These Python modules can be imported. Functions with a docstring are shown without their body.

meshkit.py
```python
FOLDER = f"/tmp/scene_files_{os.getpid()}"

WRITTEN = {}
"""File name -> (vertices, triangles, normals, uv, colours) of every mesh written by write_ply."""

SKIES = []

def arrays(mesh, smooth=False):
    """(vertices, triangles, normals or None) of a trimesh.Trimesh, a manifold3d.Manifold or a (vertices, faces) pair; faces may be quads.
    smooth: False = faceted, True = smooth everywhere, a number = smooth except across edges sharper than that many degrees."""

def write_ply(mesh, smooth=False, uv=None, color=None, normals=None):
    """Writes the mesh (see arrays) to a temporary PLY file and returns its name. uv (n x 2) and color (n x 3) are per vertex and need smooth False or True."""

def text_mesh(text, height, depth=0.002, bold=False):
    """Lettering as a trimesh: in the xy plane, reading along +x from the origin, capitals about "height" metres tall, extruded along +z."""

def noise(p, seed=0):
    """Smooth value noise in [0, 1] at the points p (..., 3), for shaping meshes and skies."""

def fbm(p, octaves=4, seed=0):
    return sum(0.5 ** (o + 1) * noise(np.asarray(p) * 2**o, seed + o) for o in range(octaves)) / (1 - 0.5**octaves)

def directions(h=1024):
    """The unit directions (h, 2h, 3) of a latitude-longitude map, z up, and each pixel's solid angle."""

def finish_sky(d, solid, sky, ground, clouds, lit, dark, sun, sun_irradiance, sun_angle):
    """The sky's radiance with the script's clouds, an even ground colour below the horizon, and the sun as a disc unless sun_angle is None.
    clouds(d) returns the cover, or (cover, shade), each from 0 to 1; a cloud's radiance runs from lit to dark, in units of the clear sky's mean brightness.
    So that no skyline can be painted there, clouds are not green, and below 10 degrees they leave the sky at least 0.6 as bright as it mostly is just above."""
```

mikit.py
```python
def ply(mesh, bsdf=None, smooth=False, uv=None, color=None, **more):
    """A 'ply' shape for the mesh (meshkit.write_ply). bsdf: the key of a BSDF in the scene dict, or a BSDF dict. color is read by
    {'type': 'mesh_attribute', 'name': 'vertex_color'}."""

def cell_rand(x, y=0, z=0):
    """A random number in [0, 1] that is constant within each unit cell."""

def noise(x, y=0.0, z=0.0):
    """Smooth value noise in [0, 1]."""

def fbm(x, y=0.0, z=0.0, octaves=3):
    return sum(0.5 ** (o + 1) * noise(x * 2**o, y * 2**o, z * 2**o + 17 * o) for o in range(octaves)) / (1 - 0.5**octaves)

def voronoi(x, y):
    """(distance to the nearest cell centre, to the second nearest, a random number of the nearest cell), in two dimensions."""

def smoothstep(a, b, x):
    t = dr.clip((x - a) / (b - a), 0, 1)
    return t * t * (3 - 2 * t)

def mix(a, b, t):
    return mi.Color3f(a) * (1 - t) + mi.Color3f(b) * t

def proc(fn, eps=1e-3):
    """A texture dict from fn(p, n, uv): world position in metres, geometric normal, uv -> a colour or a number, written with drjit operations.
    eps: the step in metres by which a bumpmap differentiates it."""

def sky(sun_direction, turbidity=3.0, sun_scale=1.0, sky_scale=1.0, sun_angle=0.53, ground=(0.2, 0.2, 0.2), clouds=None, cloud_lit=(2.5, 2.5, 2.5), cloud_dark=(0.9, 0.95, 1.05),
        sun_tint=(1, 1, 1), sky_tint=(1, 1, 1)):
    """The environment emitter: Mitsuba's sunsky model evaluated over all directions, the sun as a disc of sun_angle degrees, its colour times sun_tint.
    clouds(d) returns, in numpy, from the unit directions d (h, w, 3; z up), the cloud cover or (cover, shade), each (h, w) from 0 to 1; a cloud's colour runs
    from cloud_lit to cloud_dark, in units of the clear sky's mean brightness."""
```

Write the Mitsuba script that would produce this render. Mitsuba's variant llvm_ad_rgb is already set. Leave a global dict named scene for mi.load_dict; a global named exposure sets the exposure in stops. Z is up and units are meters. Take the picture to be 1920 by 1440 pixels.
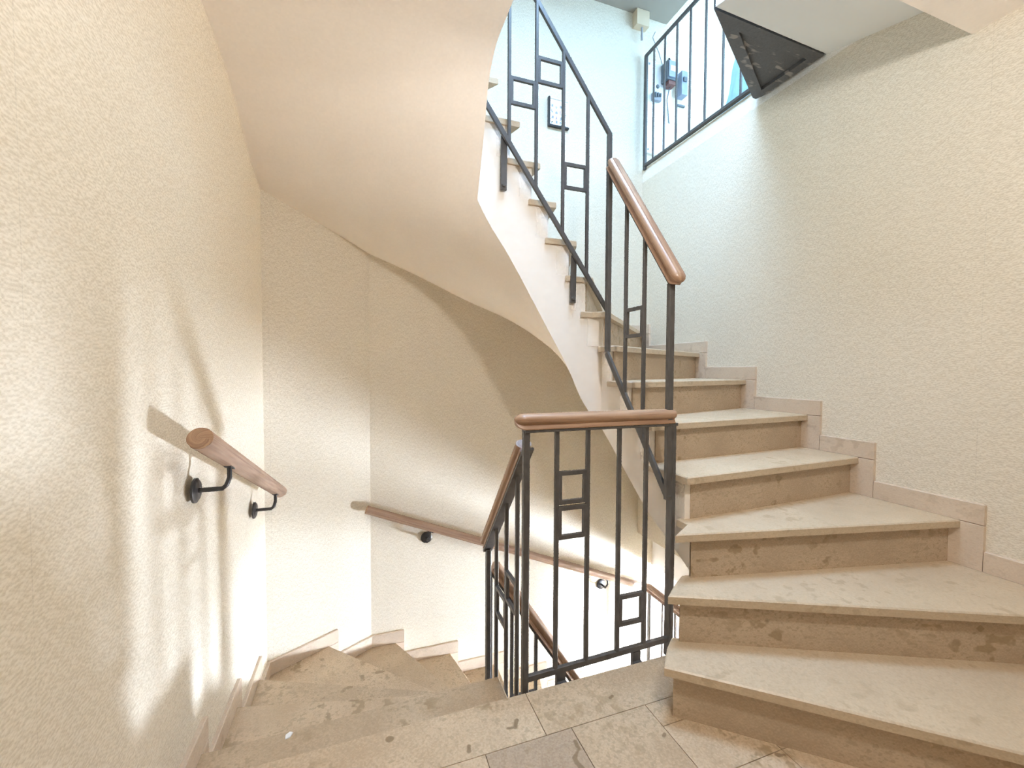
import math, random
import numpy as np, trimesh, drjit as dr, mitsuba as mi, mikit, meshkit
from mikit import noise, fbm, smoothstep, mix
from shapely.geometry import LineString, Polygon, box as sbox

# ---------------------------------------------------------------- camera, light, exposure
S = 0.18                      # everything below is laid out in risers of the stair; one riser = 0.18 m
T = mi.ScalarTransform4f
F_PX, PITCH, YAW, ROLL, EYE = 792.6, math.radians(1.91), math.radians(19.53), math.radians(0.25), 6.296
exposure = 0.05
_fw = np.array([math.sin(YAW) * math.cos(PITCH), math.cos(YAW) * math.cos(PITCH), -math.sin(PITCH)])
_rt = np.array([math.cos(YAW), -math.sin(YAW), 0.0])
_up = np.cross(_rt, _fw)
_up2 = _up * math.cos(ROLL) - _rt * math.sin(ROLL)
_eye = np.array([0, 0, EYE * S])
scene = {"type": "scene"}
scene["camera"] = {"type": "perspective", "fov": 2 * math.degrees(math.atan(960 / F_PX)), "fov_axis": "x", "near_clip": 0.02, "far_clip": 100.0,
                   "to_world": T().look_at(origin=_eye.tolist(), target=(_eye + _fw).tolist(), up=_up2.tolist())}
LANDING_LAMP = (385, 386, 384)      # warm ceiling lamp of the landing
LOWER_LAMP = (1080, 1270, 1530)       # lamp of the hall below
HALL_WINDOW = (5, 8.5, 12)      # daylit frosted window of the hall above
SKYLIGHT = (18.5, 29, 43)          # frosted skylight over the stairwell, above the frame

labels = {}

# ---------------------------------------------------------------- materials
def twosided(b): return {"type": "twosided", "bsdf": b}
def pr(col, rough=0.6, spec=0.4, **k):
    c = col if isinstance(col, dict) else {"type": "rgb", "value": list(col)}
    return {"type": "principled", "base_color": c, "roughness": rough, "specular": spec, **k}
def bump(b, fn, scale=1.0, eps=1e-3):
    return {"type": "bumpmap", "arbitrary": mikit.proc(fn, eps), "scale": scale, "bsdf": b}

def seam(p, n):
    """Faint butt joints of the wallpaper, one strip every 53 cm."""
    u = dr.select(dr.abs(n.x) > 0.7, p.y + 0.115, p.x - 0.025) / 0.53
    d = dr.abs(u - dr.round(u)) * 0.53
    return 1 - 0.09 * (1 - smoothstep(0.0005, 0.0016, d)) * smoothstep(0.35, 0.65, noise(p.z * 6, dr.round(u)))
def wallpaper_col(p, n, uv):
    a = fbm(p.x * 165, p.y * 165, p.z * 250, 3)
    b = fbm(p.x * 2.1 + 3, p.y * 2.1, p.z * 1.4, 2)
    return mix((0.60, 0.535, 0.425), (0.79, 0.728, 0.622), smoothstep(0.15, 0.82, a)) * (0.97 + 0.06 * b) * seam(p, n)
def wallpaper_h(p, n, uv):
    return 0.0003 * fbm(p.x * 150, p.y * 150, p.z * 190, 2)
def plaster_col(p, n, uv):
    a = fbm(p.x * 5, p.y * 5, p.z * 5, 3); b = fbm(p.x * 120, p.y * 120, p.z * 120, 2)
    return mix((0.88, 0.815, 0.745), (0.92, 0.86, 0.795), a) * (0.97 + 0.06 * b)
def plaster_h(p, n, uv): return 0.0005 * fbm(p.x * 60, p.y * 60, p.z * 60, 2)
def stringer_col(p, n, uv):
    a = fbm(p.x * 30, p.y * 30, p.z * 30, 3)
    return mix((0.77, 0.71, 0.64), (0.81, 0.755, 0.69), a)
STAINS = [((0.40, 7.28), (0.42, 7.28), 0.05), ((2.58, 6.93), (2.50, 6.80), 0.035), ((2.50, 6.80), (2.38, 6.82), 0.025), ((3.37, 6.20), (3.36, 6.05), 0.02), ((3.36, 6.05), (3.20, 5.93), 0.025),
          ((3.20, 5.93), (3.24, 5.70), 0.03), ((4.86, 5.80), (4.90, 5.82), 0.03), ((6.38, 4.88), (6.50, 4.84), 0.02), ((1.62, 6.62), (1.64, 6.70), 0.025), ((4.45, 6.83), (4.52, 6.86), 0.025)]
def stain(p):
    """Old stains and veins of the landing's slabs, each with its own place on the stone."""
    d = mi.Float(9.0)
    w = 0.006 * (noise(p.x * 60, p.y * 60) - 0.5)
    for (x0, y0), (x1, y1), r in STAINS:
        ax, ay, bx_, by_ = x0 * S, y0 * S, (x1 - x0) * S, (y1 - y0) * S
        t = dr.clip(((p.x - ax) * bx_ + (p.y - ay) * by_) / (bx_ * bx_ + by_ * by_), 0, 1)
        d = dr.minimum(d, dr.sqrt(dr.square(p.x - ax - bx_ * t) + dr.square(p.y - ay - by_ * t)) - r * S)
    return (1 - smoothstep(-0.001, 0.004, d + w)) * dr.select(dr.abs(p.z) < 0.004, 1.0, 0.0)
def stone_fn(light, dark, off, spots=1.0):
    def fn(p, n, uv):
        a = fbm(p.x * 7 + off, p.y * 7, p.z * 7 + off, 3)
        g = fbm(p.x * 210, p.y * 210 + off, p.z * 210, 2)
        s = fbm(p.x * 30 + off, p.y * 30, p.z * 30 - off, 3)
        h = noise(p.x * 5 - off, p.y * 5, p.z * 5)
        c = mix(dark, light, smoothstep(0.2, 0.8, a * 0.55 + g * 0.45))
        sp = smoothstep(0.56, 0.70, s) * smoothstep(0.40, 0.70, h)
        c = mix(c, (0.24, 0.16, 0.075), sp * 0.65 * spots)
        f = smoothstep(0.58, 0.70, fbm(p.x * 95, p.y * 95, p.z * 95 + off, 2)) * smoothstep(0.35, 0.6, a)
        c = mix(c, (0.30, 0.22, 0.13), f * 0.42 * spots)
        return mix(c, (0.17, 0.115, 0.06), stain(p) * 0.75)
    return fn
def wood_fn(light, dark):
    def fn(p, n, uv):
        g = fbm(uv.x * 55, uv.y * 3.5, 0.0, 3); f = fbm(uv.x * 220, uv.y * 9, 5.0, 2)
        return mix(dark, light, smoothstep(0.25, 0.75, g * 0.7 + f * 0.3))
    return fn
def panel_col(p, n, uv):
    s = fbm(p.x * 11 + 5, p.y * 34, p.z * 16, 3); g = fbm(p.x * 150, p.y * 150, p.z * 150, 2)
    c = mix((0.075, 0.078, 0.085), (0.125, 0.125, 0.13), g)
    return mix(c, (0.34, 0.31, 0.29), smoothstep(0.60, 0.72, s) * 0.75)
def steel_col(p, n, uv):
    g = fbm(p.x * 60, p.y * 60, p.z * 25, 3)
    return mix((0.045, 0.042, 0.041), (0.085, 0.080, 0.076), g)

scene["m_wallpaper"] = twosided(bump(pr(mikit.proc(wallpaper_col), 0.85, 0.25), wallpaper_h))
scene["m_plaster"] = twosided(bump(pr(mikit.proc(plaster_col), 0.85, 0.25), plaster_h))
scene["m_stringer"] = twosided(pr(mikit.proc(stringer_col), 0.8, 0.25))
STONES = ["m_stone_a", "m_stone_b", "m_stone_c"]
scene["m_stone_a"] = twosided(pr(mikit.proc(stone_fn((0.56, 0.435, 0.30), (0.43, 0.315, 0.205), 1.3)), 0.38, 0.45))
scene["m_stone_b"] = twosided(pr(mikit.proc(stone_fn((0.51, 0.39, 0.265), (0.38, 0.275, 0.175), 7.9)), 0.38, 0.45))
scene["m_stone_c"] = twosided(pr(mikit.proc(stone_fn((0.42, 0.325, 0.235), (0.30, 0.22, 0.15), 4.4)), 0.38, 0.45))
scene["m_stone_riser"] = twosided(pr(mikit.proc(stone_fn((0.50, 0.39, 0.28), (0.38, 0.285, 0.195), 3.7)), 0.42, 0.4))
scene["m_stone_tread"] = twosided(pr(mikit.proc(stone_fn((0.535, 0.43, 0.305), (0.46, 0.36, 0.25), 9.1, 0.4)), 0.36, 0.45))
scene["m_stone_skirt"] = twosided(pr(mikit.proc(stone_fn((0.66, 0.55, 0.44), (0.58, 0.465, 0.36), 2.2, 0.3)), 0.45, 0.4))
scene["m_grout"] = twosided(pr((0.25, 0.19, 0.13), 0.9, 0.1))
scene["m_steel"] = twosided(pr(mikit.proc(steel_col), 0.42, 0.5))
scene["m_wood"] = twosided(pr(mikit.proc(wood_fn((0.36, 0.225, 0.142), (0.235, 0.13, 0.076))), 0.36, 0.45, clearcoat=0.3, clearcoat_gloss=0.75))
scene["m_wood_pale"] = twosided(pr(mikit.proc(wood_fn((0.36, 0.235, 0.17), (0.24, 0.145, 0.098))), 0.45, 0.45))
scene["m_soffit_white"] = twosided(bump(pr((0.80, 0.805, 0.79), 0.85, 0.2), plaster_h))
scene["m_tan"] = twosided(pr((0.32, 0.285, 0.24), 0.8, 0.2))
scene["m_white"] = twosided(pr((0.86, 0.86, 0.85), 0.6, 0.3))
scene["m_hall"] = twosided(pr((0.88, 0.87, 0.85), 0.8, 0.2))
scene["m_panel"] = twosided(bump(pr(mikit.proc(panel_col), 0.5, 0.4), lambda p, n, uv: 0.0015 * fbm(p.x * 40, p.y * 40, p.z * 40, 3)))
scene["m_black"] = twosided(pr((0.02, 0.02, 0.022), 0.35, 0.5))
scene["m_meter"] = twosided(pr((0.10, 0.12, 0.14), 0.4, 0.5))
scene["m_meter_face"] = twosided(pr((0.27, 0.32, 0.42), 0.4, 0.5))
scene["m_red"] = twosided(pr((0.16, 0.07, 0.06), 0.5, 0.4))
scene["m_purple"] = twosided(pr((0.40, 0.25, 0.48), 0.7, 0.2))
scene["m_grey"] = twosided(pr((0.30, 0.31, 0.34), 0.6, 0.3))
scene["m_sheet"] = {"type": "principledthin", "base_color": {"type": "rgb", "value": [0.34, 0.52, 0.60]}, "roughness": 0.3, "diff_trans": 0.5}
scene["m_box"] = twosided(pr((0.62, 0.50, 0.36), 0.6, 0.3))

# ---------------------------------------------------------------- helpers
def numbered(key):
    if key not in used: used[key] = 0; return key
    used[key] += 1
    return f"{key}_{used[key]:03d}"
used = {}
def thing(name, label=None, cat=None, group=None, kind=None):
    key = numbered(name)
    e = {}
    if label: e["label"] = label
    if cat: e["category"] = cat
    if group: e["group"] = group
    if kind: e["kind"] = kind
    labels[key] = e
    return key
def part(parent, name, mesh, mat, smooth=False, uv=None, label=None, kind=None, **more):
    key = numbered(f"{parent}__{name}")
    put(key, mesh, mat, smooth, uv, **more)
    if label or kind: labels[key] = {k: v for k, v in (("label", label), ("kind", kind)) if v}
    return key
def put(key, mesh, mat, smooth=False, uv=None, **more):
    if isinstance(mesh, tuple): v, f = np.asarray(mesh[0], float), np.asarray(mesh[1], int)
    else: v, f = np.array(mesh.vertices, float), np.array(mesh.faces, int)
    scene[key] = mikit.ply((v * S, f), mat, smooth, uv=uv, **more)
def struct(name, mesh, mat, label=None, cat=None, smooth=False):
    key = numbered(name)
    put(key, mesh, mat, smooth)
    labels[key] = {"kind": "structure", **({"label": label} if label else {}), **({"category": cat} if cat else {})}
    return key
def single(name, mesh, mat, label, cat, group=None, smooth=False, uv=None, **more):
    key = thing(name, label, cat, group)
    put(key, mesh, mat, smooth, uv, **more)
    return key
def cat_mesh(ms): return trimesh.util.concatenate([m if isinstance(m, trimesh.Trimesh) else trimesh.Trimesh(np.asarray(m[0], float), np.asarray(m[1], int), process=False) for m in ms])
def bx(x0, x1, y0, y1, z0, z1):
    m = trimesh.creation.box((abs(x1 - x0), abs(y1 - y0), abs(z1 - z0)))
    m.apply_translation(((x0 + x1) / 2, (y0 + y1) / 2, (z0 + z1) / 2)); return m
def bar(p, q, w, d, side=(1, 0, 0), bevel=0.0):
    """Straight bar from p to q: w along 'side' (made perpendicular), d along the third axis; chamfered long edges."""
    p, q = np.asarray(p, float), np.asarray(q, float)
    t = (q - p) / np.linalg.norm(q - p)
    a = np.asarray(side, float); a = a - t * (a @ t); a /= np.linalg.norm(a)
    b = np.cross(t, a)
    c = bevel or min(w, d) * 0.14
    prof = [(w / 2 - c, -d / 2), (w / 2, -d / 2 + c), (w / 2, d / 2 - c), (w / 2 - c, d / 2), (-w / 2 + c, d / 2), (-w / 2, d / 2 - c), (-w / 2, -d / 2 + c), (-w / 2 + c, -d / 2)]
    return sweep(prof, [p, q], a, b)[0]
def split_profile(prof, deg=32):
    """Profile ring with sharp corners doubled, so that smooth shading stops there; returns points and whether an edge follows each."""
    prof = np.asarray(prof, float); n = len(prof); pts, edge = [], []
    for i in range(n):
        u, v = prof[i] - prof[i - 1], prof[(i + 1) % n] - prof[i]
        ang = abs(math.degrees(math.atan2(u[0] * v[1] - u[1] * v[0], u @ v)))
        if ang > deg: pts += [prof[i], prof[i]]; edge += [False, True]
        else: pts.append(prof[i]); edge.append(True)
    return np.array(pts), edge
def sweep(prof, path, a, b, dome=None):
    """Profile (u along a, v along b) swept along a straight or bent path; returns mesh and uv (round the profile, along the path)."""
    prof, edge = split_profile(prof); path = [np.asarray(p, float) for p in path]
    return loft([p + prof[:, :1] * a + prof[:, 1:] * b for p in path], prof, edge, path)
def loft(rings, prof, edge, path):
    n = len(prof); v = np.vstack(rings + [rings[0], rings[-1], [rings[0].mean(0)], [rings[-1].mean(0)]]); f = []
    for i in range(len(rings) - 1):
        for j in range(n):
            if not edge[j]: continue
            k = (j + 1) % n
            f += [[i * n + j, i * n + k, (i + 1) * n + k], [i * n + j, (i + 1) * n + k, (i + 1) * n + j]]
    R = len(rings) * n; c0 = len(v) - 2
    for j in range(n):
        if not edge[j]: continue
        k = (j + 1) % n
        f += [[c0, R + k, R + j], [c0 + 1, R + n + j, R + n + k]]
    s = np.r_[0, np.cumsum([np.linalg.norm(path[i + 1] - path[i]) for i in range(len(path) - 1)])]
    per = np.r_[0, np.cumsum(np.linalg.norm(np.diff(prof, axis=0), axis=1))]
    uv = np.vstack([np.c_[per, np.full(n, x)] for x in list(s) + [s[0], s[-1]]] + [[[0, s[0]], [0, s[-1]]]]) * S
    return trimesh.Trimesh(v, f, process=False), uv
def tube(path, r, n=10):
    path = np.asarray(path, float)
    t = np.gradient(path, axis=0); t /= np.linalg.norm(t, axis=1, keepdims=True)
    ref = np.array([0.13, 0.21, 0.97]) if abs(t[:, 2]).max() < 0.95 else np.array([0.9, 0.35, 0.15])
    rings = []
    for p, d in zip(path, t):
        a = np.cross(d, ref); a /= np.linalg.norm(a); b = np.cross(d, a)
        ang = np.arange(n) * 2 * np.pi / n
        rings.append(p + r * (np.cos(ang)[:, None] * a + np.sin(ang)[:, None] * b))
    v = np.vstack(rings + [[path[0]], [path[-1]]]); f = []
    for i in range(len(path) - 1):
        for j in range(n):
            k = (j + 1) % n
            f += [[i * n + j, (i + 1) * n + k, i * n + k], [i * n + j, (i + 1) * n + j, (i + 1) * n + k]]
    L = (len(path) - 1) * n
    for j in range(n):
        k = (j + 1) % n
        f += [[len(v) - 2, j, k], [len(v) - 1, L + k, L + j]]
    return trimesh.Trimesh(v, f, process=False)
def disc(c, axis, r, h, n=24, cone=0.75):
    """A flat rosette: base radius r, front radius r*cone, thickness h along axis."""
    c, t = np.asarray(c, float), np.asarray(axis, float)
    a = np.cross(t, [0.3, 0.2, 0.93]); a /= np.linalg.norm(a); b = np.cross(t, a)
    ang = np.arange(n) * 2 * np.pi / n
    circ = np.cos(ang)[:, None] * a + np.sin(ang)[:, None] * b
    v = np.vstack([c + r * circ, c + t * h * 0.5 + r * circ, c + t * h + r * cone * circ, [c], [c + t * h]]); f = []
    for i in range(2):
        for j in range(n):
            k = (j + 1) % n
            f += [[i * n + j, i * n + k, (i + 1) * n + k], [i * n + j, (i + 1) * n + k, (i + 1) * n + j]]
    for j in range(n):
        k = (j + 1) % n
        f += [[3 * n, k, j], [3 * n + 1, 2 * n + j, 2 * n + k]]
    return trimesh.Trimesh(v, f, process=False)
def slab(poly, z0, z1, bevel=0.025):
    """Stone slab over a plan polygon with a softened upper edge."""
    P = np.asarray(poly, float)
    keep = np.linalg.norm(P - np.roll(P, 1, axis=0), axis=1) > 1e-4
    P = P[keep]
    if Polygon(P).exterior.is_ccw is False: P = P[::-1]
    n = len(P)
    e = np.roll(P, -1, axis=0) - P; e /= np.linalg.norm(e, axis=1, keepdims=True)
    nrm = np.c_[e[:, 1], -e[:, 0]]
    m = nrm + np.roll(nrm, 1, axis=0)
    m /= np.maximum((m * nrm).sum(1, keepdims=True), 0.35)
    Q = P - m * bevel
    v = np.vstack([np.c_[P, np.full(n, z0)], np.c_[P, np.full(n, z1 - bevel)], np.c_[Q, np.full(n, z1)]])
    f = []
    for i in range(2):
        for j in range(n):
            k = (j + 1) % n
            f += [[i * n + j, i * n + k, (i + 1) * n + k], [i * n + j, (i + 1) * n + k, (i + 1) * n + j]]
    tri = trimesh.creation.triangulate_polygon(Polygon(P), engine="earcut")[1]
    tri = np.array([t if np.cross(P[t[1]] - P[t[0]], P[t[2]] - P[t[0]]) > 0 else t[::-1] for t in tri])
    f += (tri[:, ::-1]).tolist() + (tri + 2 * n).tolist()
    return trimesh.Trimesh(v, f, process=False)
def prism_y(poly_xz, y0, y1):
    """Polygon in (x, z) extruded along y."""
    m = trimesh.creation.extrude_polygon(Polygon(poly_xz), y1 - y0, engine="earcut")
    v = np.array(m.vertices); m.vertices = np.c_[v[:, 0], y1 - v[:, 2], v[:, 1]]; return m
def prism_x(poly_yz, x0, x1):
    m = trimesh.creation.extrude_polygon(poly_yz if isinstance(poly_yz, Polygon) else Polygon(poly_yz), x1 - x0, engine="earcut")
    v = np.array(m.vertices); m.vertices = np.c_[x0 + v[:, 2], v[:, 0], v[:, 1]]; return m

# ---------------------------------------------------------------- plan
XL, XR, YF, CY = -2.97, 12.62, 17.16, 15.3      # left, right, far wall; where the left wall turns into the chamfer
CX = 0.27
OUT = LineString([(XR, -6), (XR, YF), (CX, YF), (XL, CY), (XL, -7)])
IN_T = LineString([(4.55, 5.50), (5.05, 6.04), (5.47, 6.47), (5.91, 6.80), (6.58, 7.22), (6.60, 10.62), (6.34, 10.9), (2.98, 10.9), (2.98, 7.48), (2.98, 0)])      # edge of the treads over the well
IN_S = LineString([(4.66, 5.42), (5.14, 5.94), (5.55, 6.36), (5.98, 6.68), (6.72, 7.14), (6.72, 10.98), (2.90, 10.98), (2.90, 7.40), (2.90, 0)])                 # stringer face
HL = 0.919                                        # riser of the lower flight
UP = {1: ((5.05, 6.05), (XR, -0.44)), 2: ((5.47, 6.48), (XR, 3.11)), 3: ((5.91, 6.80), (XR, 5.41)), 4: ((6.58, 7.23), (XR, 7.51)), 5: ((6.60, 8.45), (XR, 8.91)),
      6: ((6.60, 9.36), (XR, 11.1)), 7: ((6.60, 10.2), (XR, 13.3)), 8: ((6.60, 10.5), (XR, 16.75)), 9: ((6.35, 10.9), (10.6, YF)), 10: ((5.81, 10.9), (8.4, YF)),
      11: ((5.16, 10.9), (6.35, YF)), 12: ((4.67, 10.9), (4.3, YF)), 13: ((4.06, 10.9), (2.1, YF)), 14: ((3.45, 10.9), (-0.5, 16.72)), 15: ((2.98, 10.6), (XL, 14.2))}
DOWN = {-12: ((6.60, 8.9), (XR, 11.2)), -11: ((6.60, 9.7), (XR, 13.9)), -10: ((6.60, 10.5), (11.7, YF)), -9: ((6.25, 10.9), (9.55, YF)), -8: ((5.72, 10.9), (7.45, YF)),
        -7: ((5.2, 10.9), (5.41, YF)), -6: ((4.73, 10.9), (3.36, YF)), -5: ((4.30, 10.9), (1.16, YF)), -4: ((3.92, 10.9), (-1.22, 16.28)), -3: ((3.50, 10.9), (XL, 13.85)),
        -2: ((2.98, 10.05), (XL, 11.57)), -1: ((2.98, 9.28), (XL, 9.19)), 0: ((2.98, 7.48), (XL, 7.47))}
OV, TT = 0.19, 0.165                              # nosing overhang, tread thickness

def shifted(line, d):
    p, q = (np.asarray(c, float) for c in line)
    t = (q - p) / np.linalg.norm(q - p)
    n = np.array([-t[1], t[0]]) * d
    return p + n, q + n
def hit(poly, line, near):
    p, q = line; t = (q - p) / np.linalg.norm(q - p)
    g = poly.intersection(LineString([p - t * 3, q + t * 3]))
    pts = [np.array(x.coords[0]) for x in (g.geoms if hasattr(g, "geoms") else [g]) if not x.is_empty]
    if not pts: return poly.project(__import__("shapely").Point(*near))
    best = min(pts, key=lambda x: np.linalg.norm(x - near))
    return poly.project(__import__("shapely").Point(*best))
def along(poly, s0, s1):
    """Points of the polyline from s0 to s1, corners included."""
    cs = np.array(poly.coords); L = np.r_[0, np.cumsum(np.linalg.norm(np.diff(cs, axis=0), axis=1))]
    lo, hi = min(s0, s1), max(s0, s1)
    pts = [np.array(poly.interpolate(lo).coords[0])] + [cs[i] for i in range(len(cs)) if lo + 1e-3 < L[i] < hi - 1e-3] + [np.array(poly.interpolate(hi).coords[0])]
    return pts if s0 <= s1 else pts[::-1]
def wall_strip(s0, s1, z0, z1, thick, bevel=0.02):
    """Board on the outer wall between two positions along it, proud by thick."""
    a = along(OUT, s0, s1)
    line = LineString(a)
    b = list(line.parallel_offset(thick, "left", join_style=2).coords)
    if np.linalg.norm(np.array(b[0]) - a[0]) > np.linalg.norm(np.array(b[-1]) - a[0]): b = b[::-1]
    a2 = list(line.parallel_offset(0.02, "right", join_style=2).coords)
    if np.linalg.norm(np.array(a2[0]) - a[0]) > np.linalg.norm(np.array(a2[-1]) - a[0]): a2 = a2[::-1]
    return slab([np.array(c) for c in a2] + [np.array(c) for c in b[::-1]], z0, z1, bevel)

def pchip(xs, ys):
    from scipy.interpolate import PchipInterpolator
    return PchipInterpolator(xs, ys)

def flight(t, nos, zk, ks, soff_in, soff_out, round_ks=(), more={}, top=None):
    """One flight under the thing t: treads, risers, skirting pieces and the plastered slab with its soffit and stringer."""
    sin, sout, bin_, bout = {}, {}, {}, {}
    for k, ln in nos.items():
        l0, l1 = shifted(ln, 0), shifted(ln, OV + 0.13)
        sin[k], sout[k] = hit(IN_T, l0, np.array(ln[0])), hit(OUT, l0, np.array(ln[1]))
        bin_[k], bout[k] = hit(IN_T, l1, l1[0]), hit(OUT, l1, l1[1])
    for i, k in enumerate(ks):
        if k + 1 in nos:
            poly = along(IN_T, sin[k], bin_[k + 1])[::-1] + along(OUT, sout[k], bout[k + 1])
            pg = Polygon(poly)
            if k in round_ks: pg = pg.buffer(-0.2, join_style=2).buffer(0.2, quad_segs=4)
            elif not pg.is_valid: pg = pg.buffer(0)
            if pg.geom_type != "Polygon": pg = max(pg.geoms, key=lambda g: g.area)
            part(t, "tread", slab(np.array(pg.exterior.coords)[:-1], zk(k) - TT, zk(k)), "m_stone_tread" if k > 0 else STONES[(k * 7) % 2])
    for k in ks:
        if k - 1 in nos or k == min(ks):
            a, b = shifted(nos[k], OV), shifted(nos[k], OV + 0.13)
            ia, ib = (np.array(IN_S.interpolate(hit(IN_S, l, l[0])).coords[0]) for l in (a, b))
            oa, ob = (np.array(OUT.interpolate(hit(OUT, l, l[1])).coords[0]) for l in (a, b))
            d = (oa - ia) / np.linalg.norm(oa - ia)
            z0, z1 = zk(k - 1), zk(k) - TT
            e_ = 0.15 if not 0 < k < 4 else (0.0, 0.01, 0.02, 0.05)[k]
            part(t, "riser", slab([ia + d * e_, oa, ob, ib + d * e_], z0, z1, 0.004), "m_stone_riser")
    for k in ks:
        if k + 1 not in nos: continue
        s0, s1 = sout[k] - 0.36, sout[k + 1] - 0.36
        part(t, "skirting", wall_strip(s0, s1 - 0.012, zk(k) + 0.004, zk(k) + 0.45, 0.09), "m_stone_skirt")
        e = hit(OUT, shifted(nos[k], OV + 0.1), np.array(nos[k][1]))
        part(t, "skirting", wall_strip(s0, e, zk(k - 1) + 0.004, zk(k) - 0.008, 0.09), "m_stone_skirt")
    # plastered body
    kk = sorted(soff_in)
    zi, zo = pchip(kk, [soff_in[k] for k in kk]), pchip(kk, [soff_out[k] for k in kk])
    def s_of(d): return pchip(sorted(d), [d[k] for k in sorted(d)])
    ssin = {k: hit(IN_S, shifted(ln, OV + 0.05), np.array(ln[0])) for k, ln in {**nos, **more}.items()}
    ssout = {k: hit(OUT, shifted(ln, OV + 0.05), np.array(ln[1])) for k, ln in {**nos, **more}.items()}
    fi, fo = s_of(ssin), s_of(ssout)
    lo, hi = min(kk), max(kk)
    st = np.linspace(lo, hi, int((hi - lo) * 6) + 1)
    extra = [k for k in sorted(nos) if lo < k < hi]
    rows, tops = [], []
    cs_in = np.array(IN_S.coords); Li = np.r_[0, np.cumsum(np.linalg.norm(np.diff(cs_in, axis=0), axis=1))]
    ts = sorted(set(np.round(st, 4)) | {k + e for k in extra for e in (0.0, -1e-3)})
    for c in Li:                                                    # the corners of the stringer
        f_ = np.array([float(fi(x)) for x in st])
        if f_.min() < c < f_.max(): ts.append(float(np.interp(c, f_, st)))
    co = np.array(OUT.coords); Lo = np.r_[0, np.cumsum(np.linalg.norm(np.diff(co, axis=0), axis=1))]
    for c in Lo:                                                    # the corners of the walls
        g_ = np.array([float(fo(x)) for x in st])
        if g_.min() < c < g_.max():
            x = float(np.interp(c, g_, st))
            for _ in range(12):                                     # Newton steps, so that the soffit reaches right into the corner
                x -= (float(fo(x)) - c) / max((float(fo(x + 1e-3)) - float(fo(x - 1e-3))) / 2e-3, 1e-3)
            ts.append(x)
    ts = sorted(set(ts)); m = 10
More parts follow.
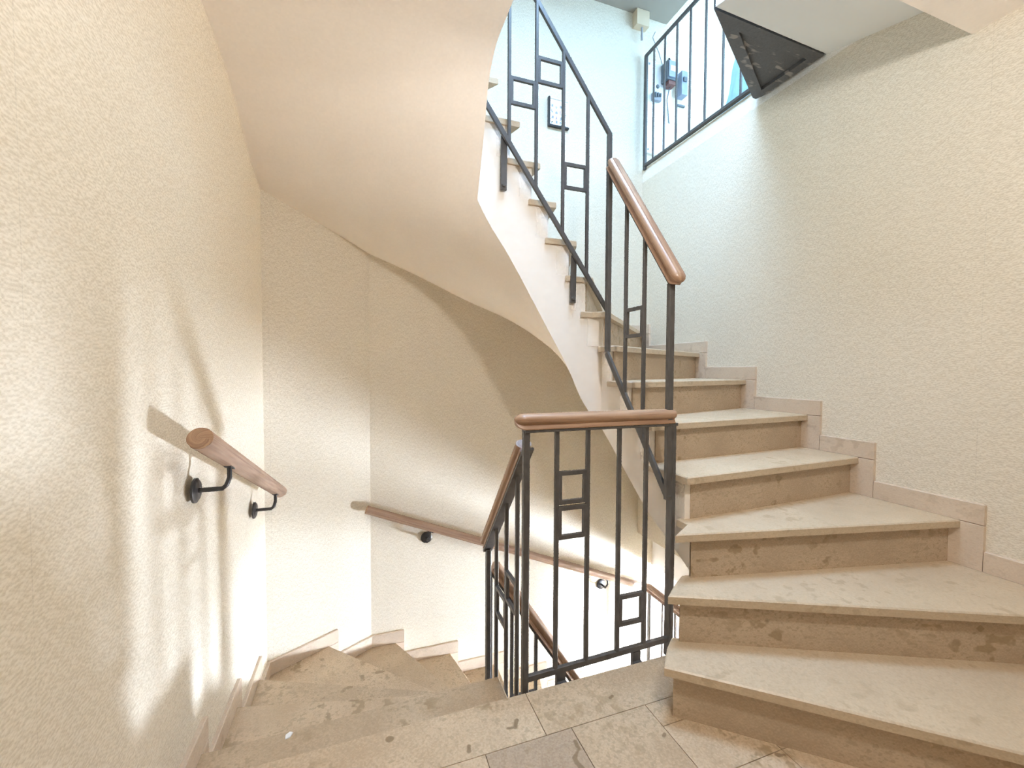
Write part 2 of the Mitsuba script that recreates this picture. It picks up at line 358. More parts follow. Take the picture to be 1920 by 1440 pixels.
    for x in ts:
        xi = min(max(x, min(nos)), max({**nos, **more}))
        p = np.array(IN_S.interpolate(float(fi(xi))).coords[0]); q = np.array(OUT.interpolate(float(fo(xi))).coords[0])
        w = np.linspace(0, 1, m)[:, None]
        pts = p * (1 - w) + q * w
        z = float(zi(x)) * (1 - w[:, 0]) + float(zo(x)) * w[:, 0]
        rows.append(np.c_[pts, z])
        k = math.floor(x + 1e-9)
        tops.append((p, min(zk(k), top if top is not None else 99) - TT))
    v, f = np.vstack(rows), []
    for i in range(len(rows) - 1):
        for j in range(m - 1):
            a = i * m + j
            f += [[a, a + 1, a + m + 1], [a, a + m + 1, a + m]]
    soffit = trimesh.Trimesh(v, f, process=False)
    part(t, "soffit", soffit, "m_plaster", smooth=40)
    V, Fc = [], []
    for i in range(len(ts)):
        p, zt = tops[i]; V += [np.r_[p, rows[i][0, 2]], np.r_[p, max(zt, rows[i][0, 2] + 0.01)]]
    for i in range(len(ts) - 1):
        a = 2 * i
        if ts[i + 1] - ts[i] < 0.0015:
            Fc += [[a, a + 2, a + 3], [a, a + 3, a + 1]]
            continue
        Fc += [[a, a + 2, a + 3], [a, a + 3, a + 1]]
    ms = [trimesh.Trimesh(np.array(V), Fc, process=False)]
    for k in ks:                                                    # the plaster ends of the stringer beside each riser
        a, b = shifted(nos[k], OV + 0.03), shifted(nos[k], OV + 0.4)
        if not lo <= k <= hi or 0 < k < 4: continue
        ia, ib = (np.array(IN_S.interpolate(hit(IN_S, l, l[0])).coords[0]) for l in (a, b))
        d = np.array(nos[k][1]) - np.array(nos[k][0]); d = d / np.linalg.norm(d)
        ms.append(slab([ia, ia + d * 0.3, ib + d * 0.3, ib], max(zk(k - 1), float(zi(k))), zk(k) - TT, 0.004))
    part(t, "stringer", cat_mesh(ms), "m_stringer")

# ---------------------------------------------------------------- the setting
far_poly = [(CX - 0.02, -16), (22, -16), (22, 27), (CX - 0.02, 27)]
struct("wall_far", prism_y(far_poly, YF, YF + 1), "m_wallpaper", "tall far wall of the stairwell in cream wallpaper, bluish white above")
c0, c1 = np.array([XL, CY]), np.array([CX, YF])
nn = np.array([-(c1 - c0)[1], (c1 - c0)[0]]); nn /= np.linalg.norm(nn)
struct("wall_corner", slab([c0, c1, c1 + nn * 0.8, c0 + nn * 0.8], -16, 27, 0.001), "m_wallpaper", "narrow angled strip of wall between left wall and far wall")
struct("wall_left", bx(XL - 1, XL, -8, CY + 0.35, -16, 27), "m_wallpaper", "left wall in cream wallpaper with a short handrail")
right = Polygon([(-8, -16), (6.4, -16), (6.4, -1.6), (YF, -1.6), (YF, 15.80), (11.0, 15.80), (11.0, 15.42), (8.6, 15.42), (5.0, 15.42), (5, 27), (-8, 27)])
struct("wall_right", prism_x(right, XR, XR + 0.9), "m_wallpaper", "right wall in cream wallpaper above the stone steps")
struct("wall_right", prism_y([(XR + 0.9, -1.6), (13.9, -1.6), (13.9, -3.35), (13.5, -3.35), (XR + 0.9, -2.2)], 5, YF), "m_hall")
struct("wall_back", bx(XL - 1, XR + 1, -9, -8, -16, 27), "m_tan")
# ---- landing: slab, border stones and tiles
struct("floor", cat_mesh([bx(XL, XR, -8, 5.9, -1.25, -0.14), bx(XL, 6.70, 5.9, 7.30, -1.25, -0.14)]), "m_grout", "landing floor of beige limestone slabs and tiles")
J = 0.005
def tile(x0, x1, y0, y1, mat, name="tile"):
    part("floor", name, slab([(x0 + J, y0 + J), (x1 - J, y0 + J), (x1 - J, y1 - J), (x0 + J, y1 - J)], -0.16, 0.0, 0.003), mat)
tile(XL, 2.955, 6.47, 7.48, "m_stone_a", "border_slab")
tile(2.955, 6.72, 6.47, 7.48, "m_stone_b", "border_slab")
random.seed(4)
xs = [XL, -1.3, 0.28, 1.86, 3.43, 4.98]
for j, (y0, y1) in enumerate([(4.93, 6.47), (3.39, 4.93), (1.85, 3.39), (0.3, 1.85), (-1.25, 0.3), (-2.8, -1.25)]):
    for i in range(len(xs) - 1):
        mat = "m_stone_c" if (i == 3 and j == 0) else random.choice(STONES[:2])
        tile(xs[i], xs[i + 1], y0, y1, mat)
for x0, x1 in [(4.98, 6.54), (6.54, 8.1), (8.1, 9.66), (9.66, 11.2), (11.2, XR)]:
    for y0, y1 in ([(5.96, 6.47)] if x0 < 5 else []) + [(4.93, 5.96), (3.39, 4.93), (1.85, 3.39), (0.3, 1.85), (-1.25, 0.3), (-2.8, -1.25)]:
        tile(x0, x1, y0, y1, random.choice(STONES[:2]))
tile(XL, XR, -8, -2.8, "m_stone_b")
# ---- ceilings
CEIL = 13.68
struct("ceiling", cat_mesh([bx(XL, XR, -8, 5.6, CEIL, 14.9), bx(XL, 2.90, 5.6, 7.6, CEIL, 14.9)]), "m_plaster", "underside of the landing above")
W0, W1 = 8.35, 13.25
def wz(y): return 14.60 + 0.255 * (y - 5.6)
v = np.array([(x, y, wz(y) + d) for d in (0, 1.3) for x, y in ((W0, 5.5), (XR, 5.5), (XR, 8.72), (W0, 8.52))])
f = [[0, 3, 2], [0, 2, 1], [4, 5, 6], [4, 6, 7]] + [t for i in range(4) for t in ([i, (i + 1) % 4, 4 + (i + 1) % 4], [i, 4 + (i + 1) % 4, 4 + i])]
struct("ceiling", trimesh.Trimesh(v, f, process=False), "m_soffit_white", "white sloping soffit at the upper right")
struct("ceiling", bx(XL, 13.85, -8, YF, 22.85, 24.2), "m_tan", "topmost ceiling above the stairwell")
# ---- hall above, behind the opening with bars, and hall below
struct("floor", bx(XR, 22, 4, YF, 15.2, 15.7), "m_hall")
struct("wall_hall", cat_mesh([bx(22, 23, 4, YF, 15, 17.2), bx(22, 23, 4, YF, 25, 28), bx(22, 23, 13.5, YF, 17.2, 25), bx(22, 23, 4, 5.5, 17.2, 25), bx(XR, 23, 3, 4, 15, 28)]), "m_hall")
struct("ceiling", bx(13.85, 23, 3, YF + 0.5, 27, 28), "m_hall")
win = thing("window_1", "bright frosted hall window beyond the bars", None, kind="structure")
part(win, "pane", (np.array([(22.0, 5.5, 17.2), (22.0, 5.5, 25), (22.0, 13.5, 25), (22.0, 13.5, 17.2)]), [[0, 1, 2], [0, 2, 3]]), "m_white",
     emitter={"type": "area", "radiance": {"type": "rgb", "value": list(HALL_WINDOW)}})
part(win, "frame", cat_mesh([bx(21.85, 22.0, 5.3, 5.6, 17, 25.2), bx(21.85, 22.0, 13.4, 13.7, 17, 25.2), bx(21.85, 22.0, 5.6, 13.4, 17, 17.3), bx(21.85, 22.0, 5.6, 13.4, 24.9, 25.2), bx(21.85, 22.0, 10.4, 10.6, 17.3, 24.9)]), "m_white")
sk = thing("window_2", "frosted skylight in the topmost ceiling", None, kind="structure")
part(sk, "pane", (np.array([(3.2, 4.5, 22.78), (3.2, 10.0, 22.78), (8.6, 10.0, 22.78), (8.6, 4.5, 22.78)]), [[0, 1, 2], [0, 2, 3]]), "m_white",
     emitter={"type": "area", "radiance": {"type": "rgb", "value": list(SKYLIGHT)}})
part(sk, "frame", cat_mesh([bx(3.0, 3.2, 4.3, 10.2, 22.7, 22.85), bx(8.6, 8.8, 4.3, 10.2, 22.7, 22.85), bx(3.2, 8.6, 4.3, 4.5, 22.7, 22.85), bx(3.2, 8.6, 10.0, 10.2, 22.7, 22.85)]), "m_white")
struct("floor", cat_mesh([bx(XR, 24, 4, YF, -9.6, -9.0), bx(XL, XR, -8, YF, -14.6, -13.8)]), "m_stone_b")
struct("ceiling", bx(13.9, 24, 3, YF, -3.35, -2.2), "m_hall")
struct("wall_hall", cat_mesh([bx(24, 25, 3, YF, -10, -2), bx(XR + 0.9, 25, 3, 4, -10, -2), bx(XR + 0.9, 13.9, 4, 6.4, -10, -2)]), "m_hall")

# ---------------------------------------------------------------- stairs
up = thing("staircase", "limestone stair winding up from the landing along the right and far walls", "stairs")
flight(up, UP, lambda k: float(k), range(1, 16),
       {2: 0.3, 3: 1.55, 4: 2.05, 5: 2.75, 6: 3.5, 7: 4.25, 8: 4.6, 9: 5.35, 10: 6.4, 11: 7.5, 12: 8.35, 13: 9.4, 14: 10.4, 15: 12.1, 16: 13.3, 17: 13.66, 18: 13.68},
       {2: -0.5, 3: 0.4, 4: 1.4, 5: 2.1, 6: 3.0, 7: 3.7, 8: 4.4, 9: 5.3, 10: 7.1, 11: 8.35, 12: 9.15, 13: 10.1, 14: 11.1, 15: 12.4, 16: 13.42, 17: 13.67, 18: 13.68}, round_ks=(6, 7),
       more={16: ((2.98, 10.05), (XL, 11.9)), 17: ((2.98, 9.3), (XL, 9.7)), 18: ((2.98, 7.65), (XL, 7.6))}, top=15.0)
part(up, "landing_slab", slab([(2.98, 7.4), (2.98, 10.45), (XL, 14.0), (XL, 7.4)], 14.84, 15.0), "m_stone_a")

dn = thing("staircase", "limestone winder stair going down along the left and far walls", "stairs")
ZD = lambda k: k * HL
flight(dn, DOWN, ZD, range(-12, 1), {k: ZD(k) - 2.3 for k in range(-12, 1)} | {0: -1.6}, {k: ZD(k) - 2.4 for k in range(-12, 1)} | {0: -1.6})

# ---------------------------------------------------------------- railings
WOOD_PROF = [(-0.13, 0.0), (0.13, 0.0), (0.135, 0.02), (0.115, 0.055), (0.095, 0.085), (0.105, 0.11), (0.145, 0.135), (0.168, 0.175), (0.168, 0.225), (0.145, 0.268), (0.10, 0.295), (0.085, 0.298), (0.075, 0.287), (0.06, 0.305),
             (0, 0.315), (-0.06, 0.305), (-0.075, 0.287), (-0.085, 0.298), (-0.10, 0.295), (-0.145, 0.268), (-0.168, 0.225), (-0.168, 0.175), (-0.145, 0.135), (-0.105, 0.11), (-0.095, 0.085), (-0.115, 0.055), (-0.135, 0.02)]
def wood_rail(t, p, q, side, dome_p=False, dome_q=False, mat="m_wood"):
    p, q = np.asarray(p, float), np.asarray(q, float)
    d = (q - p) / np.linalg.norm(q - p); a = np.asarray(side, float); b = np.cross(d, a)
    if b[2] < 0: b = -b
    prof, edge = split_profile(WOOD_PROF); cen = np.array([0, 0.19])
    path, scale = [p, q], [1, 1]
    R_ = 0.19
    if dome_p:
        an = np.linspace(0, math.pi / 2, 8)
        path = [p + d * R_ * ((1 - math.cos(x)) - 1) for x in an] + path[1:]; scale = [max(math.sin(x), 0.06) for x in an] + scale[1:]
    if dome_q:
        an = np.linspace(0, math.pi / 2, 8)
        path = path[:-1] + [q + d * R_ * math.sin(x) for x in an]; scale = scale[:-1] + [max(math.cos(x), 0.06) for x in an]
    rings = []
    for c, s in zip(path, scale):
        pf = cen + (prof - cen) * s
        rings.append(c + pf[:, :1] * a + pf[:, 1:] * b)
    m, uv = loft(rings, prof, edge, path)
    part(t, "handrail", m, mat, smooth=True, uv=uv, label="brown varnished wooden handrail")
def ring(t, P0, u, w, h, bw=0.085, depth=0.075):
    """Square frame welded between two balusters: P0 its lower left corner, u the horizontal direction, h its height along z."""
    P0, u = np.asarray(P0, float), np.asarray(u, float); z = np.array([0, 0, 1.0])
    nrm = np.cross(u, z)
    o = [P0, P0 + u * w, P0 + u * w + z * h, P0 + z * h]
    i = [P0 + u * bw + z * bw, P0 + u * (w - bw) + z * bw, P0 + u * (w - bw) + z * (h - bw), P0 + u * bw + z * (h - bw)]
    v = np.array([x + nrm * s * depth / 2 for s in (-1, 1) for x in o + i]); f = []
    for k in range(4):
        n_ = (k + 1) % 4
        f += [[k, n_, 4 + n_], [k, 4 + n_, 4 + k], [8 + k, 12 + n_, 8 + n_], [8 + k, 12 + k, 12 + n_], [k, 8 + n_, n_], [k, 8 + k, 8 + n_], [4 + k, 4 + n_, 12 + n_], [4 + k, 12 + n_, 12 + k]]
    part(t, "square_frame", trimesh.Trimesh(v, f, process=False), "m_steel")
SX, SY = (1, 0, 0), (0, 1, 0)

# guard in front of the landing
g = thing("railing", "level dark steel guard with wooden handrail at the landing's edge", "railing"); GY = 7.7
wood_rail(g, (2.98, GY, 5.13), (6.53, GY, 5.13), SY, dome_p=True)
part(g, "top_bar", bar((2.98, GY, 5.10), (6.62, GY, 5.10), 0.22, 0.06, SY), "m_steel")
part(g, "bottom_bar", bar((3.08, GY, 0.105), (6.52, GY, 0.195), 0.09, 0.13, SY), "m_steel")
part(g, "post", bar((3.03, GY, -0.25), (3.03, GY, 5.09), 0.13, 0.13, SX), "m_steel")
part(g, "post", bar((6.54, GY, -0.2), (6.54, GY, 5.10), 0.11, 0.20, SX), "m_steel")
gb = [3.70, 4.41, 5.17, 5.86]
for x in gb: part(g, "baluster", bar((x, GY, 0.13), (x, GY, 5.09), 0.085, 0.085, SX), "m_steel")
ring(g, (3.72, GY, 3.56), SX, 0.67, 0.68); ring(g, (3.72, GY, 2.84), SX, 0.67, 0.68)
ring(g, (5.19, GY, 0.74), SX, 0.65, 0.68)
for x in (3.82, 5.66):
    part(g, "bracket", bx(x - 0.1, x + 0.1, 7.31, GY - 0.03, -0.62, -0.1), "m_steel")
    part(g, "bracket", bx(x - 0.1, x + 0.1, GY - 0.04, GY + 0.04, -0.62, 0.1), "m_steel")
# rail along the right flight
r3 = thing("railing", "dark steel balustrade with sloping wooden handrail beside the rising steps", "railing"); X3 = 6.42
sl = (11.80 - 8.20) / (10.2 - 7.62)
z3 = lambda y: 8.20 + sl * (y - 7.62)
wood_rail(r3, (X3, 7.62, z3(7.62) + 0.03), (X3, 10.17, z3(10.17) + 0.03), SX, dome_p=True)
part(r3, "top_bar", bar((X3, 7.62, z3(7.62)), (X3, 10.2, z3(10.2)), 0.2, 0.06, SX), "m_steel")
slb = (6.78 - 3.45) / (10.22 - 7.65)
b3 = lambda y: 3.45 + slb * (y - 7.65)
part(r3, "bottom_bar", bar((X3, 7.65, b3(7.65)), (X3, 10.22, b3(10.22)), 0.08, 0.16, SX), "m_steel")
part(r3, "post", bar((X3, 7.66, 3.42), (X3, 7.66, 8.2), 0.15, 0.12, SX), "m_steel")
part(r3, "post", bar((X3 + 0.02, 10.22, 6.80), (X3 + 0.02, 10.22, 11.8), 0.12, 0.15, SX), "m_steel")
for y in (8.59, 9.35): part(r3, "baluster", bar((X3, y, b3(y)), (X3, y, z3(y)), 0.085, 0.085, SX), "m_steel")
ring(r3, (X3, 8.61, 7.12), SY, 0.72, 0.75)
# rail along the far flight, bare steel
r4 = thing("railing", "bare dark steel balustrade climbing leftwards in front of the bluish white wall", "railing"); Y4 = 10.75
t4 = lambda x: 13.06 + 1.343 * (6.78 - x); b4 = lambda x: 8.05 + 1.395 * (6.74 - x)
part(r4, "top_bar", bar((6.78, Y4, t4(6.78)), (3.2, Y4, t4(3.2)), 0.09, 0.13, SY), "m_steel")
part(r4, "bottom_bar", bar((6.74, Y4, b4(6.74)), (3.0, Y4, b4(3.0)), 0.08, 0.13, SY), "m_steel")
part(r4, "post", bar((6.76, Y4, b4(6.74) - 0.05), (6.76, Y4, t4(6.78)), 0.13, 0.13, SX), "m_steel")
for x in (6.05, 5.28, 4.475, 3.70): part(r4, "baluster", bar((x, Y4, b4(x)), (x, Y4, t4(x)), 0.085, 0.085, SX), "m_steel")
ring(r4, (3.72, Y4, 13.30), SX, 0.735, 0.72); ring(r4, (4.495, Y4, 14.02), SX, 0.765, 0.70); ring(r4, (5.30, Y4, 11.33), SX, 0.73, 0.72)
for x, z0, z1 in ((3.60, 11.1, 12.5), (5.70, 8.22, 9.55)):
    k = part(r4, "bracket", bar((x, 10.90, z0), (x, 10.86, z1), 0.17, 0.06, SX), "m_steel")
    part(k, "bolt", disc((x, 10.87, z0 + 0.12), (0, -1, 0), 0.06, 0.06, 10), "m_steel")
# rail going down on the left of the well
r2 = thing("railing", "steep dark steel balustrade with wooden handrail on the descending steps' near side", "railing"); X2 = 3.10
z2 = lambda y: 4.62 - 1.12 * (y - 7.85)
wood_rail(r2, (X2, 7.86, z2(7.86) + 0.05), (X2, 10.60, z2(10.60) + 0.05), SX)
part(r2, "top_bar", bar((X2, 7.75, z2(7.75)), (X2, 10.62, z2(10.62)), 0.24, 0.06, SX), "m_steel")
part(r2, "post", bar((X2, 10.55, -3.3), (X2, 10.55, z2(10.55)), 0.12, 0.17, SX), "m_steel")
part(r2, "bottom_bar", bar((X2, 7.75, -1.4), (X2, 10.62, -1.4 - 1.05 * 2.87), 0.08, 0.13, SX), "m_steel")
for y in (8.36, 9.07, 9.83): part(r2, "baluster", bar((X2, y, -1.4 - 1.05 * (y - 7.75)), (X2, y, z2(y)), 0.085, 0.085, SX), "m_steel")
ring(r2, (X2, 9.09, 0.28), SY, 0.72, 0.70); ring(r2, (X2, 8.38, 0.99), SY, 0.67, 0.72)
# rail of the lower far flight
r5 = thing("railing", "dark steel balustrade with wooden handrail far down behind the landing guard", "railing")
z5 = lambda x: 0.88 - 1.48 * (x - 3.2)
wood_rail(r5, (3.2, Y4, z5(3.2) + 0.05), (6.6, Y4, z5(6.6) + 0.05), SY)
part(r5, "top_bar", bar((3.2, Y4, z5(3.2)), (6.6, Y4, z5(6.6)), 0.2, 0.06, SY), "m_steel")
part(r5, "bottom_bar", bar((3.2, Y4, z5(3.2) - 4.6), (6.6, Y4, z5(6.6) - 4.6), 0.08, 0.13, SY), "m_steel")
for x in (3.84, 4.56, 5.3, 6.05): part(r5, "baluster", bar((x, Y4, z5(x) - 4.6), (x, Y4, z5(x)), 0.085, 0.085, SX), "m_steel")
part(r5, "post", bar((3.2, Y4, z5(3.2) - 4.6), (3.2, Y4, z5(3.2)), 0.13, 0.13, SX), "m_steel")
part(r5, "post", bar((6.58, Y4, z5(6.58) - 4.6), (6.58, Y4, z5(6.58)), 0.13, 0.13, SX), "m_steel")
ring(r5, (3.86, Y4, -3.4), SX, 0.68, 0.68)
# bars in the opening of the right wall
XO = XR - 0.06
ro = thing("railing", "thin dark steel window-like railing in the bright opening of the right wall", "railing")
part(ro, "top_bar", bar((XO, 16.98, 20.92), (XO, 8.9, 20.92), 0.1, 0.14, SX), "m_steel")
part(ro, "bottom_bar", bar((XO, 16.98, 15.88), (XO, 9.0, 15.88), 0.16, 0.13, SX), "m_steel")
part(ro, "post", bar((XO, 16.93, 15.7), (XO, 16.93, 20.95), 0.12, 0.16, SX), "m_steel")
for y in (16.35, 15.62, 14.86, 14.08, 13.26, 12.40, 11.6, 10.8, 10.0): part(ro, "baluster", bar((XO, y, 15.82), (XO, y, 20.9), 0.07, 0.07, SX), "m_steel")
# railing of the opening below
rl = thing("railing", "grey railing with pale wooden handrail at the bright opening far below", "railing"); XLW = 12.5
wood_rail(rl, (XLW, 16.1, -3.95), (XLW, 6.6, -3.95), SX, dome_p=True, mat="m_wood_pale")
part(rl, "top_bar", bar((XLW, 16.1, -3.98), (XLW, 6.6, -3.98), 0.2, 0.06, SX), "m_steel")
part(rl, "bottom_bar", bar((XLW, 16.1, -8.7), (XLW, 6.6, -8.7), 0.1, 0.13, SX), "m_steel")
part(rl, "post", bar((XLW, 15.95, -9.3), (XLW, 15.95, -4.0), 0.2, 0.2, SX), "m_steel")
for y in (15.1, 14.3, 13.5, 12.7, 11.9, 11.1, 10.3, 9.5, 8.7, 7.9, 7.1): part(rl, "baluster", bar((XLW, y, -8.7), (XLW, y, -4.0), 0.085, 0.085, SX), "m_steel")

# ---------------------------------------------------------------- wall handrails
def round_prof(w, h, n=28):
    out = []
    for i in range(n):
        a = 2 * math.pi * i / n
        r = 1.0 - (0.055 if i in (n * 5 // 8, n * 7 // 8) else 0.0)
        out.append((w / 2 * math.cos(a) * r, h / 2 * math.sin(a) * r))
    return out
def wall_rail(label, p, q, out, brackets, w=0.36, h=0.34, gap=0.5, drop=0.55, mat="m_wood_pale"):
    """Handrail from p to q on round-plated brackets; out points from the wall into the room."""
    t = thing("handrail", label, "handrail")
    p, q, o = (np.asarray(c, float) for c in (p, q, out))
    d = (q - p) / np.linalg.norm(q - p); up_ = np.cross(d, o); up_ = up_ if up_[2] > 0 else -up_
    m, uv = sweep(round_prof(w, h), [p, p + d * 0.02, q - d * 0.02, q], o, up_)
    n = len(round_prof(w, h))
    part(t, "rail", m, mat, smooth=True, uv=uv, label="round wooden rail with a long groove")
    for e, s in ((p, -1), (q, 1)):
        ec, euv = sweep(round_prof(w * 0.97, h * 0.97), [e - d * s * 0.01, e + d * s * 0.02], o, up_)
        part(t, "end_cap", ec, "m_wood", uv=euv)
    for x in brackets:
        c = p + (q - p) * x
        foot = c - o * gap - np.array([0, 0, drop]) - d * 0.1 * np.array([1, 1, 0])
        k = part(t, "bracket", tube([foot + o * 0.02, foot + o * gap * 0.5, foot + o * gap * 0.82, foot + o * gap * 0.95 + np.array([0, 0, 0.06]), foot + o * gap + np.array([0, 0, 0.18]) + d * 0.1 * np.array([1, 1, 0]), c - np.array([0, 0, h / 2 - 0.02])], 0.042), "m_black", smooth=50)
        part(k, "rosette", disc(foot, o, 0.225, 0.07), "m_black", smooth=50)
        part(k, "saddle", bar(c - d * 0.14 - np.array([0, 0, h / 2 + 0.012]), c + d * 0.14 - np.array([0, 0, h / 2 + 0.012]), 0.12, 0.025, o), "m_black")
wall_rail("short round wooden handrail on two black brackets on the left wall", (-2.36, 7.72, 5.22), (-2.36, 14.3, 2.58), (1, 0, 0), (0.225, 0.885), gap=0.53)
wall_rail("long wooden handrail sloping down the far wall behind the railings", (0.13, 16.7, 1.0), (13.0, 16.7, -4.2), (0, -1, 0), (0.185, 0.82), gap=0.44, w=0.3, h=0.32)
single("post", bar((13.0, 13.9, -9.0), (13.0, 13.9, -4.0), 0.2, 0.25, SX), "m_wood_pale", "upright wooden post glimpsed beside the lower opening's grey posts", "post")

# ---------------------------------------------------------------- things on the upper walls
pf = thing("framed_print", "small black-framed white print hanging on the bluish white far wall", "picture"); PY = YF - 0.02
part(pf, "print", bx(7.72, 8.60, PY - 0.05, PY, 16.93, 18.05), "m_white")
part(pf, "frame", cat_mesh([bx(7.66, 7.73, PY - 0.13, PY, 16.86, 18.10), bx(7.73, 8.64, PY - 0.13, PY, 16.86, 16.93)]), "m_black", label="black frame edge, left and below")
part(pf, "frame", cat_mesh([bx(8.60, 8.64, PY - 0.10, PY, 16.93, 18.10), bx(7.73, 8.60, PY - 0.10, PY, 18.05, 18.10)]), "m_white")
random.seed(11)
grid = {"m_grey": [], "m_black": [], "m_purple": []}
for r in range(4):
    for c in range(4):
        mname = {(1, 2): "m_purple", (2, 1): "m_purple", (2, 3): "m_black", (3, 0): "m_black"}.get((r, c), "m_grey")
        x0, z0 = 7.80 + c * 0.20, 17.72 - r * 0.23
        for _ in range(3):
            dx, dz = random.uniform(0, 0.06), random.uniform(-0.06, 0.04)
            grid[mname].append(bx(x0 + dx, x0 + dx + random.choice((0.03, 0.08)), PY - 0.056, PY - 0.05, z0 + dz, z0 + dz + random.choice((0.03, 0.10))))
for mname, ms in grid.items(): part(pf, "printed_marks", cat_mesh(ms), mname, kind="stuff")

mb = thing("meter_board", "white board screwed to the wall behind the bars, carrying the meter", "board")
part(mb, "panel", bx(12.72, 14.12, YF - 0.12, YF, 16.6, 20.85), "m_white")
for x, z in ((12.82, 20.7), (12.82, 16.75), (14.0, 18.2), (14.0, 20.7)): part(mb, "screw", disc((x, YF - 0.12, z), (0, -1, 0), 0.05, 0.03, 8), "m_grey")
MY = YF - 0.12
mt = thing("electricity_meter", "dark electricity meter with a pale front on the white board", "electricity meter")
part(mt, "housing", bx(13.50, 14.10, MY - 0.45, MY, 19.9, 20.75), "m_meter")
part(mt, "front_plate", bx(13.56, 14.06, MY - 0.5, MY - 0.45, 20.0, 20.72), "m_meter_face")
part(mt, "window", bx(13.62, 14.02, MY - 0.52, MY - 0.5, 20.25, 20.5), "m_white")
part(mt, "terminal_cover", bx(13.62, 14.02, MY - 0.4, MY - 0.05, 19.72, 19.9), "m_red")
fs = thing("fuse_block", "small grey fuse block with dark levers at the white board's lower left", "fuse block")
part(fs, "base", bx(12.95, 13.4, MY - 0.18, MY, 19.0, 19.35), "m_grey")
for i in range(3): part(fs, "lever", bx(13.0 + i * 0.14, 13.06 + i * 0.14, MY - 0.26, MY - 0.18, 19.1 + 0.03 * i, 19.3), "m_meter")
part(fs, "dial", disc((13.16, MY - 0.18, 19.6), (0, -1, 0), 0.09, 0.06, 12), "m_meter")
br = thing("breaker_box", "narrow blue-grey breaker box on the wall right of the meter", "breaker box")
part(br, "housing", bx(14.48, 14.82, YF - 0.4, YF, 19.5, 20.6), "m_meter_face")
part(br, "switch", bx(14.56, 14.74, YF - 0.46, YF - 0.4, 20.1, 20.3), "m_meter")
part(br, "cable_clip", bx(14.5, 14.95, YF - 0.1, YF, 19.15, 19.22), "m_meter")
single("cable", tube([(13.1, MY - 0.03, 22.2), (12.95, MY - 0.04, 21.9), (13.3, MY - 0.05, 21.3), (13.55, MY - 0.05, 20.7), (13.6, MY - 0.1, 20.6)], 0.018, 6), "m_grey", "thin grey cable hanging in a curve above the meter", "cable", smooth=True)
single("cable", tube([(13.85, MY - 0.2, 19.75), (13.8, MY - 0.06, 19.2), (13.9, MY - 0.05, 18.6), (13.95, MY - 0.04, 18.2)], 0.022, 6), "m_meter", "thin dark cable hanging down from the meter's underside", "cable", smooth=True)
single("hook", tube([(14.02, YF - 0.02, 21.3), (14.06, YF - 0.1, 21.1), (14.2, YF - 0.12, 20.98), (14.36, YF - 0.1, 21.1)], 0.035, 6), "m_black", "small dark hook on the wall just above the meter", "hook", smooth=True)

hb = thing("bell_box", "small wooden box with a dangling dark rod below the topmost ceiling", "box")
part(hb, "housing", bx(11.95, 12.62, YF - 0.35, YF, 22.15, 22.84), "m_box")
part(hb, "rod", tube([(12.32, YF - 0.2, 22.15), (12.32, YF - 0.2, 21.6)], 0.05, 8), "m_grey", smooth=40)

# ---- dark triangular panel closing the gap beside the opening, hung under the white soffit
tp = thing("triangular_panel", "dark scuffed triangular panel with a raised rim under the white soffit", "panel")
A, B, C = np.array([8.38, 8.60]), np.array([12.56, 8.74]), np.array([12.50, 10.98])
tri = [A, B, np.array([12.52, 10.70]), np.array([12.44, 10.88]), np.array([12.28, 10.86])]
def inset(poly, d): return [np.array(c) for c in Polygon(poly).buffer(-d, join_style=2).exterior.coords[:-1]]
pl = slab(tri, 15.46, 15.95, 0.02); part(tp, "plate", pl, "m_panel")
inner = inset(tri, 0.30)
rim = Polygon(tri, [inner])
m = trimesh.creation.extrude_polygon(rim, 0.12, engine="earcut"); m.apply_translation((0, 0, 15.36)); part(tp, "rim", m, "m_panel")
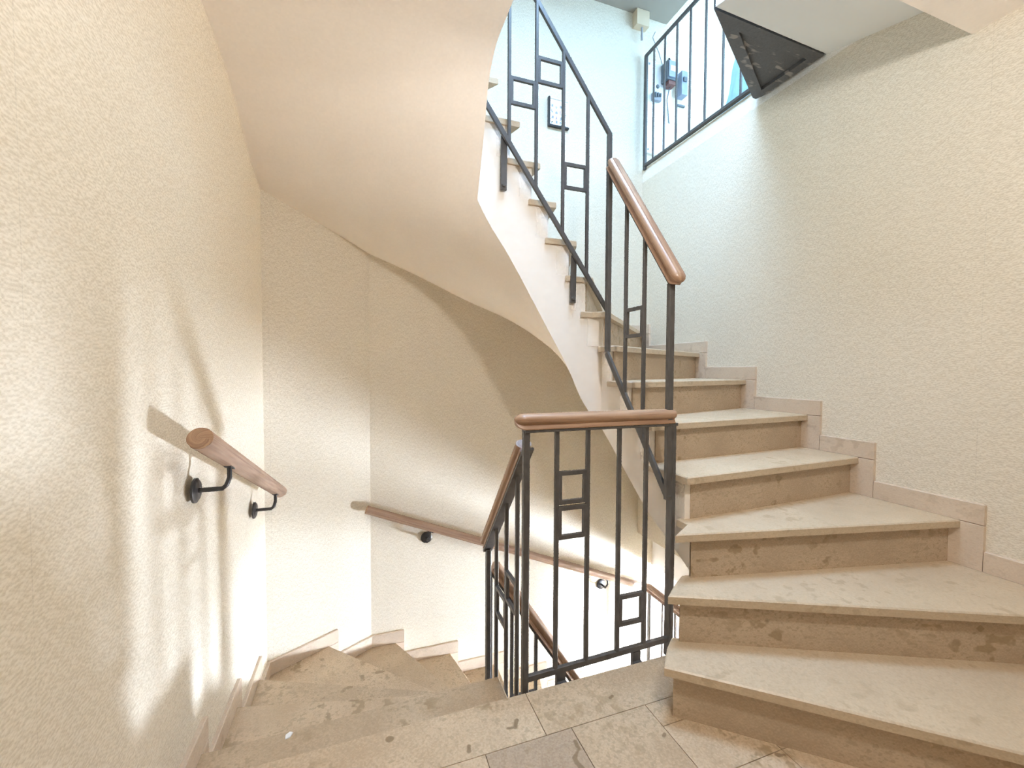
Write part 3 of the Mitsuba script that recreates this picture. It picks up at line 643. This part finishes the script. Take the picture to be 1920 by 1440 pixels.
# ---- blue plastic sheet bulging behind the bars
n = 16; u, w = np.meshgrid(np.linspace(0, 1, n), np.linspace(0, 1, n), indexing="ij")
yy = 14.2 - 2.4 * u; hh = 3.0 * np.sin(np.clip(0.25 + u * 2.2, 0, 2.2)) * w
xx = 14.0 + 0.35 * np.sin(u * 9) * (1 - w * 0.5) + 0.25 * (meshkit.noise(np.stack([u * 6, w * 6, 0 * u], -1), 3) - 0.5)
v = np.stack([xx, yy, 15.72 + hh], -1).reshape(-1, 3); f = []
for i in range(n - 1):
    for j in range(n - 1):
        a = i * n + j; f += [[a, a + 1, a + n + 1], [a, a + n + 1, a + n]]
single("plastic_sheet", trimesh.Trimesh(v, f, process=False), "m_sheet", "light blue plastic sheet bulging behind the bars beside the dark panel", "plastic sheet", smooth=True)

# ---- little flake of paint on the second step down
single("paint_flake", slab([(-1.46, 9.0), (-1.38, 9.02), (-1.34, 9.12), (-1.40, 9.16), (-1.47, 9.10)], -HL, -HL + 0.02, 0.004), "m_white", "tiny white paint flake lying on the first step down", "flake")

# ---------------------------------------------------------------- lamps
def globe(name, label, c, r, rad):
    t = thing(name, label, "lamp")
    m = trimesh.creation.icosphere(3, r); m.apply_translation(c)
    part(t, "globe", m, "m_white", smooth=True, emitter={"type": "area", "radiance": {"type": "rgb", "value": list(rad)}})
    return t
lt = globe("ceiling_lamp", "warm ceiling lamp above the landing", (3.3, 0.6, CEIL - 1.3), 0.36, LANDING_LAMP)
part(lt, "base", disc((3.3, 0.6, CEIL), (0, 0, -1), 0.3, 0.5, cone=0.8), "m_white", smooth=40)
part(lt, "shade", disc((3.3, 0.6, CEIL - 0.78), (0, 0, 1), 1.25, 0.3, 32, cone=0.35), "m_white", smooth=30, label="wide shallow white shade")
lt = globe("wall_lamp", "globe lamp in the hall below", (20.0, 10.0, -7.0), 0.8, LOWER_LAMP)
part(lt, "stem", tube([(20.0, 10.0, -7.7), (20.0, 10.0, -9.0)], 0.1), "m_steel", smooth=40)
